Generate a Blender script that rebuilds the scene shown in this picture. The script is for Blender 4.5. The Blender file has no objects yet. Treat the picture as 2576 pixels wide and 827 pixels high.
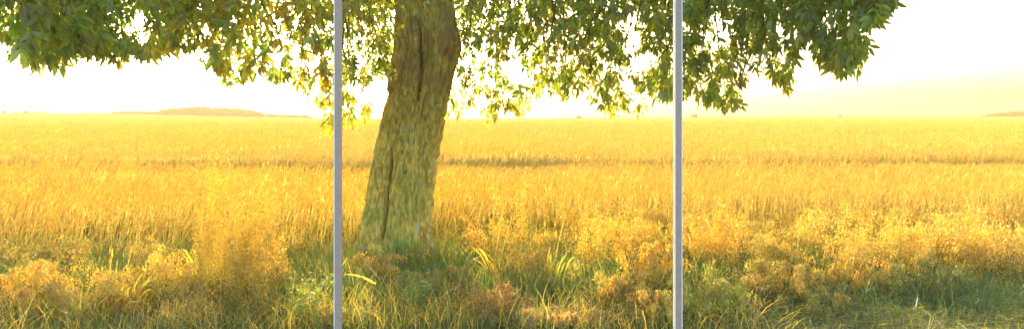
import bpy, math
import numpy as np

SC = bpy.context.scene
COL = SC.collection
rng = np.random.default_rng(11)
R = math.radians

# ------------------------------------------------------------------ camera model (for measuring the photograph)
EYE, F, HORIZ = 2.1, 667.0, 116.3
K = 1024 / 2576.0
def at(x, y, D):
    """a point of the photograph (2576 px wide) at the distance D, in metres"""
    return np.array([(x * K - 512) / F * D, D, EYE - (y * K - HORIZ) / F * D])
def proj(P):
    P = np.asarray(P, float)
    D = np.maximum(P[..., 1], 0.05)
    return (P[..., 0] / D * F + 512) / K, ((EYE - P[..., 2]) / D * F + HORIZ) / K
def gdist(y):                       # distance of the ground at the photo row y
    return EYE * F / (y * K - HORIZ)

# ------------------------------------------------------------------ noise
def _hash(ix, iy, seed):
    h = (ix.astype(np.int64) * 374761393 + iy.astype(np.int64) * 668265263 + seed * 974711) & 0xffffffff
    h = ((h ^ (h >> 13)) * 1274126177) & 0xffffffff
    return ((h ^ (h >> 16)) & 0xffffff) / float(0xffffff)
def vnoise(x, y, seed=0):
    x = np.asarray(x, float); y = np.asarray(y, float)
    ix = np.floor(x); iy = np.floor(y); fx = x - ix; fy = y - iy
    fx = fx * fx * (3 - 2 * fx); fy = fy * fy * (3 - 2 * fy)
    a = _hash(ix, iy, seed); b = _hash(ix + 1, iy, seed); c = _hash(ix, iy + 1, seed); d = _hash(ix + 1, iy + 1, seed)
    return (a * (1 - fx) + b * fx) * (1 - fy) + (c * (1 - fx) + d * fx) * fy
def fbm(x, y, seed=0, o=4):
    s = 0; a = .5; t = 0
    for i in range(o):
        s = s + a * vnoise(np.asarray(x) * 2 ** i, np.asarray(y) * 2 ** i, seed + i * 17); t += a; a *= .5
    return s / t
def sstep(a, b, x):
    t = np.clip((x - a) / (b - a), 0, 1); return t * t * (3 - 2 * t)

# ------------------------------------------------------------------ mesh collector
class MB:
    def __init__(s): s.v = []; s.f = {3: [], 4: []}; s.c = []; s.n = 0
    def add(s, V, Fc, C=None):
        V = np.asarray(V, np.float32).reshape(-1, 3); Fc = np.asarray(Fc, np.int64)
        s.f[Fc.shape[1]].append(Fc + s.n); s.v.append(V)
        if C is None: C = np.full((len(V), 3), .5)
        s.c.append(np.broadcast_to(np.asarray(C, np.float32), (len(V), 3))); s.n += len(V)
    def build(s, name, mat, parent=None, smooth=False):
        me = bpy.data.meshes.new(name)
        V = np.concatenate(s.v)
        parts = []; sizes = []
        for k in (3, 4):
            if s.f[k]:
                A = np.concatenate(s.f[k]); parts.append(A.ravel()); sizes.append(np.full(len(A), k))
        idx = np.concatenate(parts).astype(np.int32); sz = np.concatenate(sizes)
        me.vertices.add(len(V)); me.vertices.foreach_set('co', V.astype(np.float32).ravel())
        me.loops.add(len(idx)); me.loops.foreach_set('vertex_index', idx)
        me.polygons.add(len(sz))
        st = np.zeros(len(sz), np.int32); st[1:] = np.cumsum(sz)[:-1]
        me.polygons.foreach_set('loop_start', st)
        me.polygons.foreach_set('use_smooth', np.full(len(sz), smooth))
        me.update(calc_edges=True); me.validate()
        a = me.color_attributes.new('tint', 'FLOAT_COLOR', 'POINT')
        C = np.concatenate(s.c); a.data.foreach_set('color', np.concatenate([C, np.ones((len(C), 1))], 1).astype(np.float32).ravel())
        me.materials.append(mat)
        o = bpy.data.objects.new(name, me); COL.objects.link(o)
        if parent is not None: o.parent = parent
        return o
def local(mb, org):
    for i in range(len(mb.v)): mb.v[i] = mb.v[i] - np.asarray(org, np.float32)
    return mb
def empty(name, loc):
    o = bpy.data.objects.new(name, None); COL.objects.link(o); o.location = loc; o.empty_display_size = .2; return o
def tag(o, label=None, cat=None, group=None, kind=None):
    if label: o['label'] = label
    if cat: o['category'] = cat
    if group: o['group'] = group
    if kind: o['kind'] = kind
    return o
BOXF = [[0, 1, 3, 2], [4, 6, 7, 5], [0, 4, 5, 1], [2, 3, 7, 6], [0, 2, 6, 4], [1, 5, 7, 3]]
def box(mb, lo, hi, C=None):
    V = [(x, y, z) for x in (lo[0], hi[0]) for y in (lo[1], hi[1]) for z in (lo[2], hi[2])]
    mb.add(V, BOXF, C)
def tube(mb, P, Rr, seg=8, C=None, cap=False):
    P = np.asarray(P, float); n = len(P); Rr = np.broadcast_to(Rr, (n,))
    T = np.gradient(P, axis=0); T /= np.linalg.norm(T, axis=1)[:, None] + 1e-9
    ref = np.array([0, 0, 1.]) if abs(T[0][2]) < .9 else np.array([1., 0, 0])
    U = np.cross(T, ref); U /= np.linalg.norm(U, axis=1)[:, None] + 1e-9
    W = np.cross(T, U)
    a = np.arange(seg) / seg * 2 * math.pi
    V = P[:, None] + Rr[:, None, None] * (np.cos(a)[None, :, None] * U[:, None] + np.sin(a)[None, :, None] * W[:, None])
    i = np.arange(n - 1)[:, None] * seg; j = np.arange(seg)[None]; jn = (j + 1) % seg
    Fc = np.stack([i + j, i + jn, i + seg + jn, i + seg + j], -1).reshape(-1, 4)
    mb.add(V.reshape(-1, 3), Fc, C)

# ------------------------------------------------------------------ materials
def mat_new(name):
    m = bpy.data.materials.new(name); m.use_nodes = True; nt = m.node_tree
    nt.nodes.clear(); out = nt.nodes.new('ShaderNodeOutputMaterial'); return m, nt, out
def leafy(name, trans=.5, gloss=.06, tcol=(1.0, 1.0, .7), scale=1.0, noise=0.0):
    """thin plant tissue: diffuse + light coming through; colour from the plant's own tint"""
    m, nt, out = mat_new(name); N = nt.nodes; L = nt.links
    at_ = N.new('ShaderNodeAttribute'); at_.attribute_name = 'tint'
    col = at_.outputs['Color']
    if noise:
        tc = N.new('ShaderNodeTexCoord'); nz = N.new('ShaderNodeTexNoise'); nz.inputs['Scale'].default_value = noise
        L.new(tc.outputs['Object'], nz.inputs['Vector'])
        mr = N.new('ShaderNodeMapRange'); mr.inputs[1].default_value = .3; mr.inputs[2].default_value = .7; mr.inputs[3].default_value = .75; mr.inputs[4].default_value = 1.25
        L.new(nz.outputs[0], mr.inputs[0])
        mu = N.new('ShaderNodeVectorMath'); mu.operation = 'SCALE'; L.new(col, mu.inputs[0]); L.new(mr.outputs[0], mu.inputs['Scale']); col = mu.outputs[0]
    d = N.new('ShaderNodeBsdfDiffuse'); L.new(col, d.inputs['Color'])
    t = N.new('ShaderNodeBsdfTranslucent')
    mt = N.new('ShaderNodeVectorMath'); mt.operation = 'MULTIPLY'; mt.inputs[1].default_value = tcol
    L.new(col, mt.inputs[0]); L.new(mt.outputs[0], t.inputs['Color'])
    mx = N.new('ShaderNodeMixShader'); mx.inputs[0].default_value = trans
    L.new(d.outputs[0], mx.inputs[1]); L.new(t.outputs[0], mx.inputs[2])
    g = N.new('ShaderNodeBsdfGlossy'); g.inputs['Roughness'].default_value = .45; g.inputs['Color'].default_value = (1, 1, 1, 1)
    if gloss == 0: L.new(mx.outputs[0], out.inputs[0]); return m
    m2 = N.new('ShaderNodeMixShader'); m2.inputs[0].default_value = gloss
    L.new(mx.outputs[0], m2.inputs[1]); L.new(g.outputs[0], m2.inputs[2]); L.new(m2.outputs[0], out.inputs[0])
    return m
M_LEAF = leafy('walnut leaf', .64, .04, (3.0, 2.25, .6), noise=9)
M_GRASS = leafy('grass blade', .5, .05, (1.9, 1.45, .6))
M_WHEAT = leafy('ripe wheat', .5, .0, (1.35, 1.2, .75))
M_OAT = leafy('dry seed head', .5, .04, (1.25, 1.2, .6))
M_FAR = leafy('distant foliage', .3, .0, (1.5, 1.3, .6))

def principled(name, col, rough=.8, metal=0.0, noise=None, bump=None, col2=None):
    m, nt, out = mat_new(name); N = nt.nodes; L = nt.links
    b = N.new('ShaderNodeBsdfPrincipled'); b.inputs['Roughness'].default_value = rough; b.inputs['Metallic'].default_value = metal
    b.inputs['Base Color'].default_value = (*col, 1); L.new(b.outputs[0], out.inputs[0])
    tc = N.new('ShaderNodeTexCoord')
    if noise:
        nz = N.new('ShaderNodeTexNoise'); nz.inputs['Scale'].default_value = noise; nz.inputs['Detail'].default_value = 6
        L.new(tc.outputs['Object'], nz.inputs['Vector'])
        r = N.new('ShaderNodeValToRGB'); r.color_ramp.elements[0].position = .35; r.color_ramp.elements[1].position = .65
        r.color_ramp.elements[0].color = (*col, 1); r.color_ramp.elements[1].color = (*(col2 or col), 1)
        L.new(nz.outputs[0], r.inputs[0]); L.new(r.outputs[0], b.inputs['Base Color'])
        if bump:
            bp = N.new('ShaderNodeBump'); bp.inputs['Strength'].default_value = bump; L.new(nz.outputs[0], bp.inputs['Height']); L.new(bp.outputs[0], b.inputs['Normal'])
    return m
M_SOIL = principled('verge soil', (.09, .075, .035), .95, 0, 3.0, .5, (.07, .10, .035))

def bark_mat():
    m, nt, out = mat_new('old bark'); N = nt.nodes; L = nt.links
    b = N.new('ShaderNodeBsdfPrincipled'); b.inputs['Roughness'].default_value = .9; L.new(b.outputs[0], out.inputs[0])
    tc = N.new('ShaderNodeTexCoord'); mp = N.new('ShaderNodeMapping'); mp.inputs['Scale'].default_value = (22, 22, 8)
    L.new(tc.outputs['Object'], mp.inputs[0])
    n1 = N.new('ShaderNodeTexNoise'); n1.inputs['Scale'].default_value = 1.0; n1.inputs['Detail'].default_value = 8; n1.inputs['Roughness'].default_value = .65
    L.new(mp.outputs[0], n1.inputs['Vector'])
    r1 = N.new('ShaderNodeValToRGB'); e = r1.color_ramp.elements
    e[0].position = .40; e[0].color = (.34, .265, .06, 1); e[1].position = .58; e[1].color = (.68, .55, .12, 1)
    L.new(n1.outputs[0], r1.inputs[0])
    at_ = N.new('ShaderNodeAttribute'); at_.attribute_name = 'tint'
    sp = N.new('ShaderNodeSeparateColor'); L.new(at_.outputs['Color'], sp.inputs[0])
    # R: young brown bark higher up, G: green algae low, B: pale lichen density
    n2 = N.new('ShaderNodeTexNoise'); n2.inputs['Scale'].default_value = 2.6; n2.inputs['Detail'].default_value = 5; L.new(tc.outputs['Object'], n2.inputs['Vector'])
    def mixc(fac, a, colr):
        mx = N.new('ShaderNodeMix'); mx.data_type = 'RGBA'; L.new(fac, mx.inputs[0]); L.new(a, mx.inputs[6]); mx.inputs[7].default_value = (*colr, 1); return mx.outputs[2]
    def mul(a, b_):
        q = N.new('ShaderNodeMath'); q.operation = 'MULTIPLY'; q.use_clamp = True; L.new(a, q.inputs[0])
        if isinstance(b_, (int, float)): q.inputs[1].default_value = b_
        else: L.new(b_, q.inputs[1])
        return q.outputs[0]
    def rng_(a, lo, hi):
        q = N.new('ShaderNodeMapRange'); q.interpolation_type = 'SMOOTHSTEP'; q.inputs[1].default_value = lo; q.inputs[2].default_value = hi; L.new(a, q.inputs[0]); return q.outputs[0]
    c = r1.outputs[0]
    c = mixc(mul(sp.outputs[0], rng_(n2.outputs[0], .32, .62)), c, (.36, .24, .085))
    c = mixc(mul(sp.outputs[1], rng_(n2.outputs[0], .44, .70)), c, (.26, .32, .06))
    n3 = N.new('ShaderNodeTexNoise'); n3.inputs['Scale'].default_value = 9; n3.inputs['Detail'].default_value = 4
    mp3 = N.new('ShaderNodeMapping'); mp3.inputs['Scale'].default_value = (1, 1, .55); L.new(tc.outputs['Object'], mp3.inputs[0]); L.new(mp3.outputs[0], n3.inputs['Vector'])
    c = mixc(mul(sp.outputs[2], rng_(n3.outputs[0], .62, .66)), c, (.47, .50, .26))
    n4 = N.new('ShaderNodeTexNoise'); n4.inputs['Scale'].default_value = 1.7; mp4 = N.new('ShaderNodeMapping'); mp4.inputs['Location'].default_value = (5, 2, 8); L.new(tc.outputs['Object'], mp4.inputs[0]); L.new(mp4.outputs[0], n4.inputs['Vector'])
    c = mixc(mul(rng_(n4.outputs[0], .60, .72), .55), c, (.40, .17, .05))
    L.new(c, b.inputs['Base Color'])
    bp = N.new('ShaderNodeBump'); bp.inputs['Strength'].default_value = .7; bp.inputs['Distance'].default_value = .03
    L.new(n1.outputs[0], bp.inputs['Height']); L.new(bp.outputs[0], b.inputs['Normal'])
    return m
M_BARK = bark_mat()
M_TWIG = principled('twig bark', (.10, .07, .035), .85, 0, 20, .3, (.16, .11, .05))

# ------------------------------------------------------------------ terrain
def terr(x, y):
    x = np.asarray(x, float); y = np.asarray(y, float)
    u = x / np.maximum(y, 30.)                                  # bearing
    far = sstep(60, 330, y)
    h = far * (2.7 * sstep(-.20, -.72, u) + 1.05 * sstep(-.05, .45, u)) * np.clip(y / 350, 0, 1.4)
    h = h - 6.0 * sstep(420, 900, y)                            # the field falls away behind its crest
    near = 1 - sstep(8, 11, y)
    h = h + near * .05 * (fbm(x * .7, y * .7, 5) - .5) * 2
    return h
def wheat_edge(x):
    return 8.9 + 1.7 * sstep(-3.2, .2, x) + .5 * (fbm(np.asarray(x) * .8, 3.3, 9) - .5)
def grid(xs, ys, zf):
    X, Y = np.meshgrid(xs, ys); V = np.stack([X, Y, zf(X, Y)], -1).reshape(-1, 3)
    nx, ny = len(xs), len(ys); i = np.arange(ny - 1)[:, None] * nx + np.arange(nx - 1)[None]
    return V, np.stack([i, i + 1, i + nx + 1, i + nx], -1).reshape(-1, 4)
def axis(lo, hi, n, p=3.0):
    t = np.linspace(-1, 1, n); return np.sign(t) * np.abs(t) ** p * max(abs(lo), hi)
mb = MB()
ys = np.concatenate([np.linspace(-40, 0, 12)[:-1], np.linspace(0, 14, 90)[:-1], 14 * (620 / 14.) ** np.linspace(0, 1, 90)])
V, Fc = grid(axis(-620, 620, 161), ys, terr)
mb.add(V, Fc)
ground = tag(mb.build('ground', M_SOIL, smooth=True), 'dark soil and short turf of the verge and the field', None, None, 'structure')

# ------------------------------------------------------------------ blades, stalks, seed heads (all vectorised)
def unit(a): return a / (np.linalg.norm(a, axis=-1, keepdims=True) + 1e-9)
def curve(base, h, lean, bend, n, droop=0.0):
    """N stems: lean = (N,2) horizontal reach at the tip, drooping below the straight line"""
    s = np.linspace(0, 1, n)[None, :, None]
    N_ = len(base); P = np.zeros((N_, n, 3)); h = np.broadcast_to(h, (N_,)).reshape(-1, 1, 1)
    P[..., :2] = base[:, None, :2] + lean[:, None, :] * (s ** bend)
    dr = np.broadcast_to(droop, (N_,)).reshape(-1, 1, 1)
    P[..., 2:] = base[:, None, 2:] + h * (s - dr * s ** 4)
    return P
def ribbons(mb, P, w, C, face=None, taper=1.0, Ctip=None):
    N_, n = P.shape[:2]
    T = np.gradient(P, axis=1)
    if face is None: a = rng.uniform(0, math.pi, N_); face = np.stack([np.cos(a), np.sin(a), 0 * a], -1)
    S = unit(np.cross(T, np.broadcast_to(np.cross(face, [0, 0, 1.])[:, None], T.shape)))
    S = unit(np.broadcast_to(face[:, None], T.shape) * .75 + S * .25)
    s = np.linspace(0, 1, n)
    prof = (1 - s ** 2) * taper + (1 - taper); prof = prof * np.minimum(1, .5 + s * 3)
    ww = np.broadcast_to(w, (N_,))[:, None, None] * prof[None, :, None] * .5
    V = np.stack([P - S * ww, P + S * ww], 2)                  # N,n,2,3
    i = (np.arange(N_) * n * 2)[:, None] + (np.arange(n - 1) * 2)[None]
    Fc = np.stack([i, i + 1, i + 3, i + 2], -1).reshape(-1, 4)
    C = np.broadcast_to(C, (N_, 3))
    Cv = np.broadcast_to(C[:, None, None], (N_, n, 2, 3))
    if Ctip is not None:
        Ct = np.broadcast_to(Ctip, (N_, 3)); k = s[None, :, None, None] ** 1.3; Cv = Cv * (1 - k) + Ct[:, None, None] * k
    mb.add(V.reshape(-1, 3), Fc, Cv.reshape(-1, 3))
def spindles(mb, A, B, r, C, sides=3):
    """slim seeds / ears from A to B"""
    N_ = len(A); D = B - A; U = unit(np.cross(D, rng.normal(size=(N_, 3)))); W = unit(np.cross(D, U))
    r = np.broadcast_to(r, (N_,))[:, None]
    rings = [A]; M1 = A + D * .38
    ang = np.arange(sides) / sides * 2 * math.pi
    ring = M1[:, None] + r[:, None] * (np.cos(ang)[None, :, None] * U[:, None] + np.sin(ang)[None, :, None] * W[:, None])
    V = np.concatenate([A[:, None], ring, B[:, None]], 1); m = sides + 2
    b = (np.arange(N_) * m)[:, None]; k = np.arange(sides)[None]; kn = (k + 1) % sides
    f1 = np.stack([b + 0 * k, b + 1 + k, b + 1 + kn], -1); f2 = np.stack([b + m - 1 + 0 * k, b + 1 + kn, b + 1 + k], -1)
    Cv = np.broadcast_to(np.broadcast_to(C, (N_, 3))[:, None], (N_, m, 3)).reshape(-1, 3)
    mb.add(V.reshape(-1, 3), np.concatenate([f1, f2]).reshape(-1, 3), Cv)
def vary(c, n, amt=.2, hue=.12):
    c = np.asarray(c, float)[None] * (1 + rng.uniform(-amt, amt, (n, 1))) * (1 + rng.uniform(-hue, hue, (n, 3)))
    return np.clip(c, .005, .9)

# ------------------------------------------------------------------ wheat field
GOLD = (.62, .485, .16); GOLDF = (.62, .47, .14); STEM = (.26, .25, .06); GREEN = (.17, .21, .055)
def track(x, y):
    """tramlines and thin patches: 1 = open, 0 = full crop"""
    y1 = 21.5 + .03 * x + 1.2 * (vnoise(x * .12, 1.5, 3) - .5)
    a = np.exp(-((y - y1) / (1.3 + 1.6 * vnoise(x * .15, 7.7, 12))) ** 4) * (.45 + .55 * sstep(.2, .6, vnoise(x * .35, y * .3, 8)))
    y2 = 39 + .35 * (x + 20); b = np.exp(-((y - y2) / 1.6) ** 2) * sstep(0, -12, x) * .8
    y3 = 27.5 + 0.02 * x; c = np.exp(-((y - y3) / .5) ** 2) * .35
    d = .8 * np.exp(-(((x - 3.6) / 1.1) ** 2 + ((y - 20.3) / .9) ** 2)) + .6 * np.exp(-(((x - 6) / 1.1) ** 2 + ((y - 22.0) / .8) ** 2))
    return np.clip(.8 * a + b + c + d, 0, 1)
def wheat_h(x, y):
    return (1 - .25 * sstep(1.3, 0, y - wheat_edge(x))) * (.70 + .10 * (fbm(x * .35, y * .35, 21) - .5) * 2 + .05 * (vnoise(x * 2, y * 2, 4) - .5)) * (1 - .72 * track(x, y))
def scatter(y0, y1, dens, slack=1.12, edge=True):
    w = .77 * y1 * slack + 1.5
    n = int(dens * 2 * w * (y1 - y0)); x = rng.uniform(-w, w, n); y = rng.uniform(y0, y1, n)
    keep = np.abs(x) < .77 * y * slack + 1.5
    if edge: keep &= y > wheat_edge(x) + rng.exponential(.25, n)
    return x[keep], y[keep]
def wheat(mb, y0, y1, dens, sc, lod):
    x, y = scatter(y0, y1, dens); N_ = len(x)
    keep = rng.random(N_) > .55 * track(x, y)
    x, y = x[keep], y[keep]; N_ = len(x)
    base = np.stack([x, y, terr(x, y)], -1); h = wheat_h(x, y) * rng.uniform(.88, 1.1, N_)
    wa = (fbm(x * .22, y * .22, 31) - .5) * 5 + .3
    amp = (.02 + .16 * fbm(x * .5, y * .5, 41)) * rng.uniform(.3, 1.3, N_)
    lean = np.stack([np.cos(wa), np.sin(wa)], -1) * amp[:, None] * (.7 + .3 * sc) + rng.normal(0, .06, (N_, 2))
    P = curve(base, h, lean, 2.2, 4 if lod == 0 else 3)
    tr = track(x, y)[:, None]
    gold = vary(GOLD, N_, .16, .08) * (1 - tr * .65) + vary(GREEN, N_) * tr * .65
    stem = vary(STEM, N_, .2, .1)
    lo = stem * .8 + np.array(GREEN) * .2
    ribbons(mb, P, .006 * sc * (1.2 if lod else 1), lo, Ctip=gold * .9, taper=.4)
    tip = P[:, -1]; d = unit(P[:, -1] - P[:, -2]); d[:, :2] += unit(lean) * rng.uniform(.0, .9, (N_, 1)); d[:, 2] *= rng.uniform(.3, 1.1, N_); d = unit(d)
    L_ = rng.uniform(.085, .13, N_)[:, None] * sc ** .8
    spindles(mb, tip, tip + d * L_, .0105 * sc, gold, 4 if lod == 0 else 3)
    if lod == 0:
        for k in range(3):                                    # short beards
            e = unit(d + rng.normal(0, .22, d.shape)); A = tip + d * L_ * rng.uniform(.3, .9, (N_, 1))
            spindles(mb, A, A + e * .075, .0014, gold * 1.1, 3)
        for k in range(2):
            a = rng.uniform(0, 6.28, N_); r = rng.uniform(.1, .22, N_)
            b2 = P[:, 1] * (1 - .4 * k) + P[:, 2] * .4 * k
            Q = curve(b2, rng.uniform(.06, .2, N_), np.stack([np.cos(a) * r, np.sin(a) * r], -1), 1.2, 4, rng.uniform(.5, 1.5, N_))
            ribbons(mb, Q, .010, stem * .9 + gold * .15)
wh = MB()
wheat(wh, 8.4, 15, 130, 1.0, 0)
wheat(wh, 15, 26, 60, 1.35, 0)
wheat(wh, 26, 50, 30, 2.0, 1)
wheat(wh, 50, 110, 6.5, 3.6, 1)
wheat(wh, 110, 230, 1.1, 6.5, 1)
wheat(wh, 230, 420, .22, 9, 1)
# the closed top of the crop, seen at a grazing angle, out to the crest of the field
def crop_z(X, Y):
    k = sstep(30, 130, Y)
    return terr(X, Y) + wheat_h(X, Y) * (.36 + .26 * sstep(14, 30, Y) + .30 * k) + (rng.random(X.shape) - .5) * (.16 + .10 * k)
for y0, y1, n, m in ((11.5, 30, 120, 260), (30, 110, 200, 300), (110, 560, 200, 260)):
    ys = np.linspace(0, 1, n); ys = y0 * (y1 / y0) ** ys
    us = np.linspace(-1.0, 1.0, m)
    U, Y = np.meshgrid(us, ys); X = U * Y; nx = m
    V = np.stack([X, Y, crop_z(X, Y)], -1).reshape(-1, 3); i = np.arange(n - 1)[:, None] * nx + np.arange(nx - 1)[None]
    tr = track(X, Y).reshape(-1, 1)
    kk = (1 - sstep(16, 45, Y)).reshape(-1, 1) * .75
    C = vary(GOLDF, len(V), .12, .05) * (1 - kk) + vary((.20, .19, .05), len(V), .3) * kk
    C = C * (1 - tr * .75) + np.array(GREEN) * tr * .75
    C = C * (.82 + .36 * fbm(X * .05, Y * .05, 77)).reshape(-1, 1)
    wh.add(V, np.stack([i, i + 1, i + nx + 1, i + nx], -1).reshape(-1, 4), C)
tag(wh.build('wheat', M_WHEAT), 'ripe golden wheat crop covering the whole field to the horizon', 'wheat', None, 'stuff')

# ------------------------------------------------------------------ verge grass (stuff)
def grass_patch(mb, x, y, hmin, hmax, w, c1, c2, lean=.5, n=4, droop=.3):
    N_ = len(x); base = np.stack([x, y, terr(x, y)], -1); h = rng.uniform(hmin, hmax, N_)
    a = rng.uniform(0, 6.28, N_); r = h * rng.uniform(.1, lean, N_)
    P = curve(base, h, np.stack([np.cos(a) * r, np.sin(a) * r], -1), 1.7, n, rng.uniform(0, droop, N_))
    k = rng.random((N_, 1)) ** 1.5
    C = vary(c1, N_) * (1 - k) + vary(c2, N_) * k
    ribbons(mb, P, w * rng.uniform(.6, 1.3, N_), C)
def verge_pts(dens, y0=2.2, y1=11.3, slack=1.15):
    w = .77 * y1 * slack + 1.0
    n = int(dens * 2 * w * (y1 - y0)); x = rng.uniform(-w, w, n); y = rng.uniform(y0, y1, n)
    k = np.abs(x) < .77 * y * slack + 1.2
    k &= ((x + 1.68) ** 2 + (y - 9.5) ** 2) > .5 ** 2
    k &= y < wheat_edge(x) + .9
    return x[k], y[k]
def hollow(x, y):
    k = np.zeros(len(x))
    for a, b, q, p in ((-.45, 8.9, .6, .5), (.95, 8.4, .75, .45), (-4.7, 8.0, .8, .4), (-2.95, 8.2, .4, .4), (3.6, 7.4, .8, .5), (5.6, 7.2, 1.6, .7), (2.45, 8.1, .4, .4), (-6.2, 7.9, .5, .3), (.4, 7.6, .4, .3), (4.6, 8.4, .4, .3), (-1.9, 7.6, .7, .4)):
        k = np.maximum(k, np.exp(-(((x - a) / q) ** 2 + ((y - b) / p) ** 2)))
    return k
GR1, GR2, STRAW, RUST = (.06, .14, .045), (.28, .30, .05), (.66, .53, .13), (.34, .17, .05)
gs = MB()
x, y = verge_pts(90, 2.0, 5.6); grass_patch(gs, x, y, .06, .18, .008, GR1, GR2, 1.0)
x, y = verge_pts(520, 5.6); mown = sstep(1.6, 3.0, x) * sstep(8.5, 7.7, y)
k = rng.random(len(x)) > .5 * mown; grass_patch(gs, x[k], y[k], .08, .26, .0065, GR1, GR2, 1.0)
x, y = verge_pts(230, 6.2); cl = fbm(x * 1.1, y * 1.1, 51); mown = sstep(1.4, 2.8, x) * sstep(8.7, 7.9, y)
k = (rng.random(len(x)) < sstep(.35, .6, cl)) & (rng.random(len(x)) > mown); grass_patch(gs, x[k], y[k], .26, .56, .0065, GR1, (.42, .41, .09), .8, 5, .5)
x, y = verge_pts(230, 6.2); cl = fbm(x * 1.3 + 9, y * 1.3, 61) - .3 * sstep(1.8, 3.0, x) * sstep(8.5, 7.7, y)
k = (rng.random(len(x)) < sstep(.36, .54, cl)) & (rng.random(len(x)) > 1.3 * hollow(x, y)); grass_patch(gs, x[k], y[k], .15, .42, .006, STRAW, (.42, .38, .10), 1.4, 5, .7)
x, y = verge_pts(420, 6.6, 10.4); k = rng.random(len(x)) < 1.2 * hollow(x, y); grass_patch(gs, x[k], y[k], .15, .42, .009, (.04, .105, .05), (.07, .15, .05), .8, 5, .5)  # darker, bluer blades: shade of the hollows put into their colour
x, y = verge_pts(260, 7.2, 10.6); k = rng.random(len(x)) > sstep(1.4, 2.8, x) * sstep(8.7, 7.9, y); grass_patch(gs, x[k], y[k], .25, .58, .009, (.045, .12, .05), (.13, .22, .05), .7, 5, .6)
a = rng.uniform(math.pi * .9, math.pi * 2.1, 1100); q = rng.uniform(.50, .95, 1100); grass_patch(gs, -1.70 + q * np.cos(a), 9.5 + q * np.sin(a), .18, .50, .007, (.06, .15, .04), (.34, .34, .07), .8, 5, .5)
# mown clippings lying flat, lower right
x = rng.uniform(1.4, 7.4, 9000); y = rng.uniform(5.4, 8.5, 9000); k = rng.random(9000) < sstep(1.5, 3.0, x) * sstep(8.6, 7.8, y); x, y = x[k], y[k]
N_ = len(x); a = rng.normal(.2, .9, N_); r = rng.uniform(.12, .45, N_)
P = curve(np.stack([x, y, terr(x, y) + rng.uniform(.03, .15, N_)], -1), rng.uniform(-.03, .06, N_), np.stack([np.cos(a) * r, np.sin(a) * r], -1), 1.1, 4, .3)
ribbons(gs, P, .007, vary((.20, .25, .06), N_, .3) * .8 + vary(STRAW, N_) * (rng.random((N_, 1)) ** 3) * .3)
tag(gs.build('grass', M_GRASS), 'green and straw coloured grass of the unmown field verge', 'grass', None, 'stuff')

# ------------------------------------------------------------------ seed-headed grasses
def oats(mb, base, h, lean, nsp=30, size=.036, spread=.05, C=STRAW, hang=.85, frac=.5, droop=.55, stemC=None, w=.004):
    N_ = len(base); C_ = np.clip(vary(C, N_, .15, .06) * [1.02, 1.06, 1.12], 0, .9)
    P = curve(base, h, lean, 1.9, 9, droop)
    ribbons(mb, P, w, C_ * .55 if stemC is None else vary(stemC, N_), Ctip=C_ * .9, taper=.5)
    s = 1 - frac * rng.random((N_, nsp)) ** .8                 # along the stem
    q = s * 8; i0 = np.clip(q.astype(int), 0, 7); f = (q - i0)[..., None]
    ii = np.arange(N_)[:, None]
    A = P[ii, i0] * (1 - f) + P[ii, i0 + 1] * f
    off = rng.normal(0, 1, (N_, nsp, 3)) * (spread * (1.15 - s)[..., None] / frac + spread * .25); off[..., :2] *= .6; off[..., 2] = -np.abs(off[..., 2]) * 1.7 - spread * .3
    B = A + off
    thread = rng.random((N_, nsp)) < .35
    d = rng.normal(0, .35, (N_, nsp, 3)); d[..., 2] -= hang; d[..., :2] += unit(lean)[:, None] * .25; d = unit(d)
    L_ = size * rng.uniform(.7, 1.35, (N_, nsp, 1))
    Cs = np.broadcast_to(C_[:, None], (N_, nsp, 3)) * rng.uniform(.75, 1.25, (N_, nsp, 1))
    spindles(mb, B.reshape(-1, 3), (B + d * L_).reshape(-1, 3), size * .25, Cs.reshape(-1, 3), 3)
    At, Bt = A[thread], B[thread]
    spindles(mb, At, Bt, .0009, Cs[thread] * .8, 3)
ot = MB()
def oat_field(n, x0, x1, y0, y1, hr, seedn, C, thr=(.46, .58), **kw):
    m = 11; nc = int(n * 1.25 / m); n = nc * m; dirn = kw.pop('dirn', .2)
    xc = rng.uniform(x0, x1, nc); yc = rng.uniform(y0, y1, nc); rc = rng.uniform(.05, .16, nc)
    x = np.repeat(xc, m) + rng.normal(0, 1, n) * np.repeat(rc, m); y = np.repeat(yc, m) + rng.normal(0, .8, n) * np.repeat(rc, m)
    ca = np.repeat(rng.normal(dirn, 1.0, nc), m); ch = np.repeat(rng.uniform(*hr, nc), m)
    k = (rng.random(n) < sstep(*thr, fbm(x * .9, y * 1.2, seedn))) & (((x + 1.68) ** 2 + (y - 9.5) ** 2) > .6 ** 2) & (np.abs(x) < .82 * y + 1)
    k &= rng.random(n) > 1.3 * hollow(x, y)
    k &= ~((x > -2.6) & (x < -.7) & (y < 9.4) & (rng.random(n) < .80))
    x, y = x[k], y[k]; N_ = len(x); a = ca[k] + rng.normal(0, .45, N_); r = rng.uniform(.12, .45, N_)
    oats(ot, np.stack([x, y, terr(x, y)], -1), ch[k] * rng.uniform(.8, 1.12, N_), np.stack([np.cos(a) * r, np.sin(a) * r], -1), C=C, **kw)
oat_field(420, -7.5, -2, 7.3, 9.3, (.50, .85), 91, STRAW, nsp=34)
oat_field(300, -1.0, 4.5, 7.6, 10.6, (.50, .95), 92, STRAW, nsp=34)
oat_field(620, 2.0, 9.0, 7.9, 11.0, (.60, 1.02), 93, (.68, .53, .14), thr=(.30, .5), nsp=40)
oat_field(150, -5.5, 3.0, 6.5, 7.6, (.30, .55), 94, (.55, .43, .12), nsp=26)
oat_field(240, 1.2, 4.4, 6.9, 8.2, (.45, .75), 95, (.52, .48, .13), nsp=30)
oat_field(900, .2, 9.5, 9.0, 11.6, (.72, .98), 96, (.70, .55, .14), thr=(.36, .5), nsp=34, droop=.4)
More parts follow.
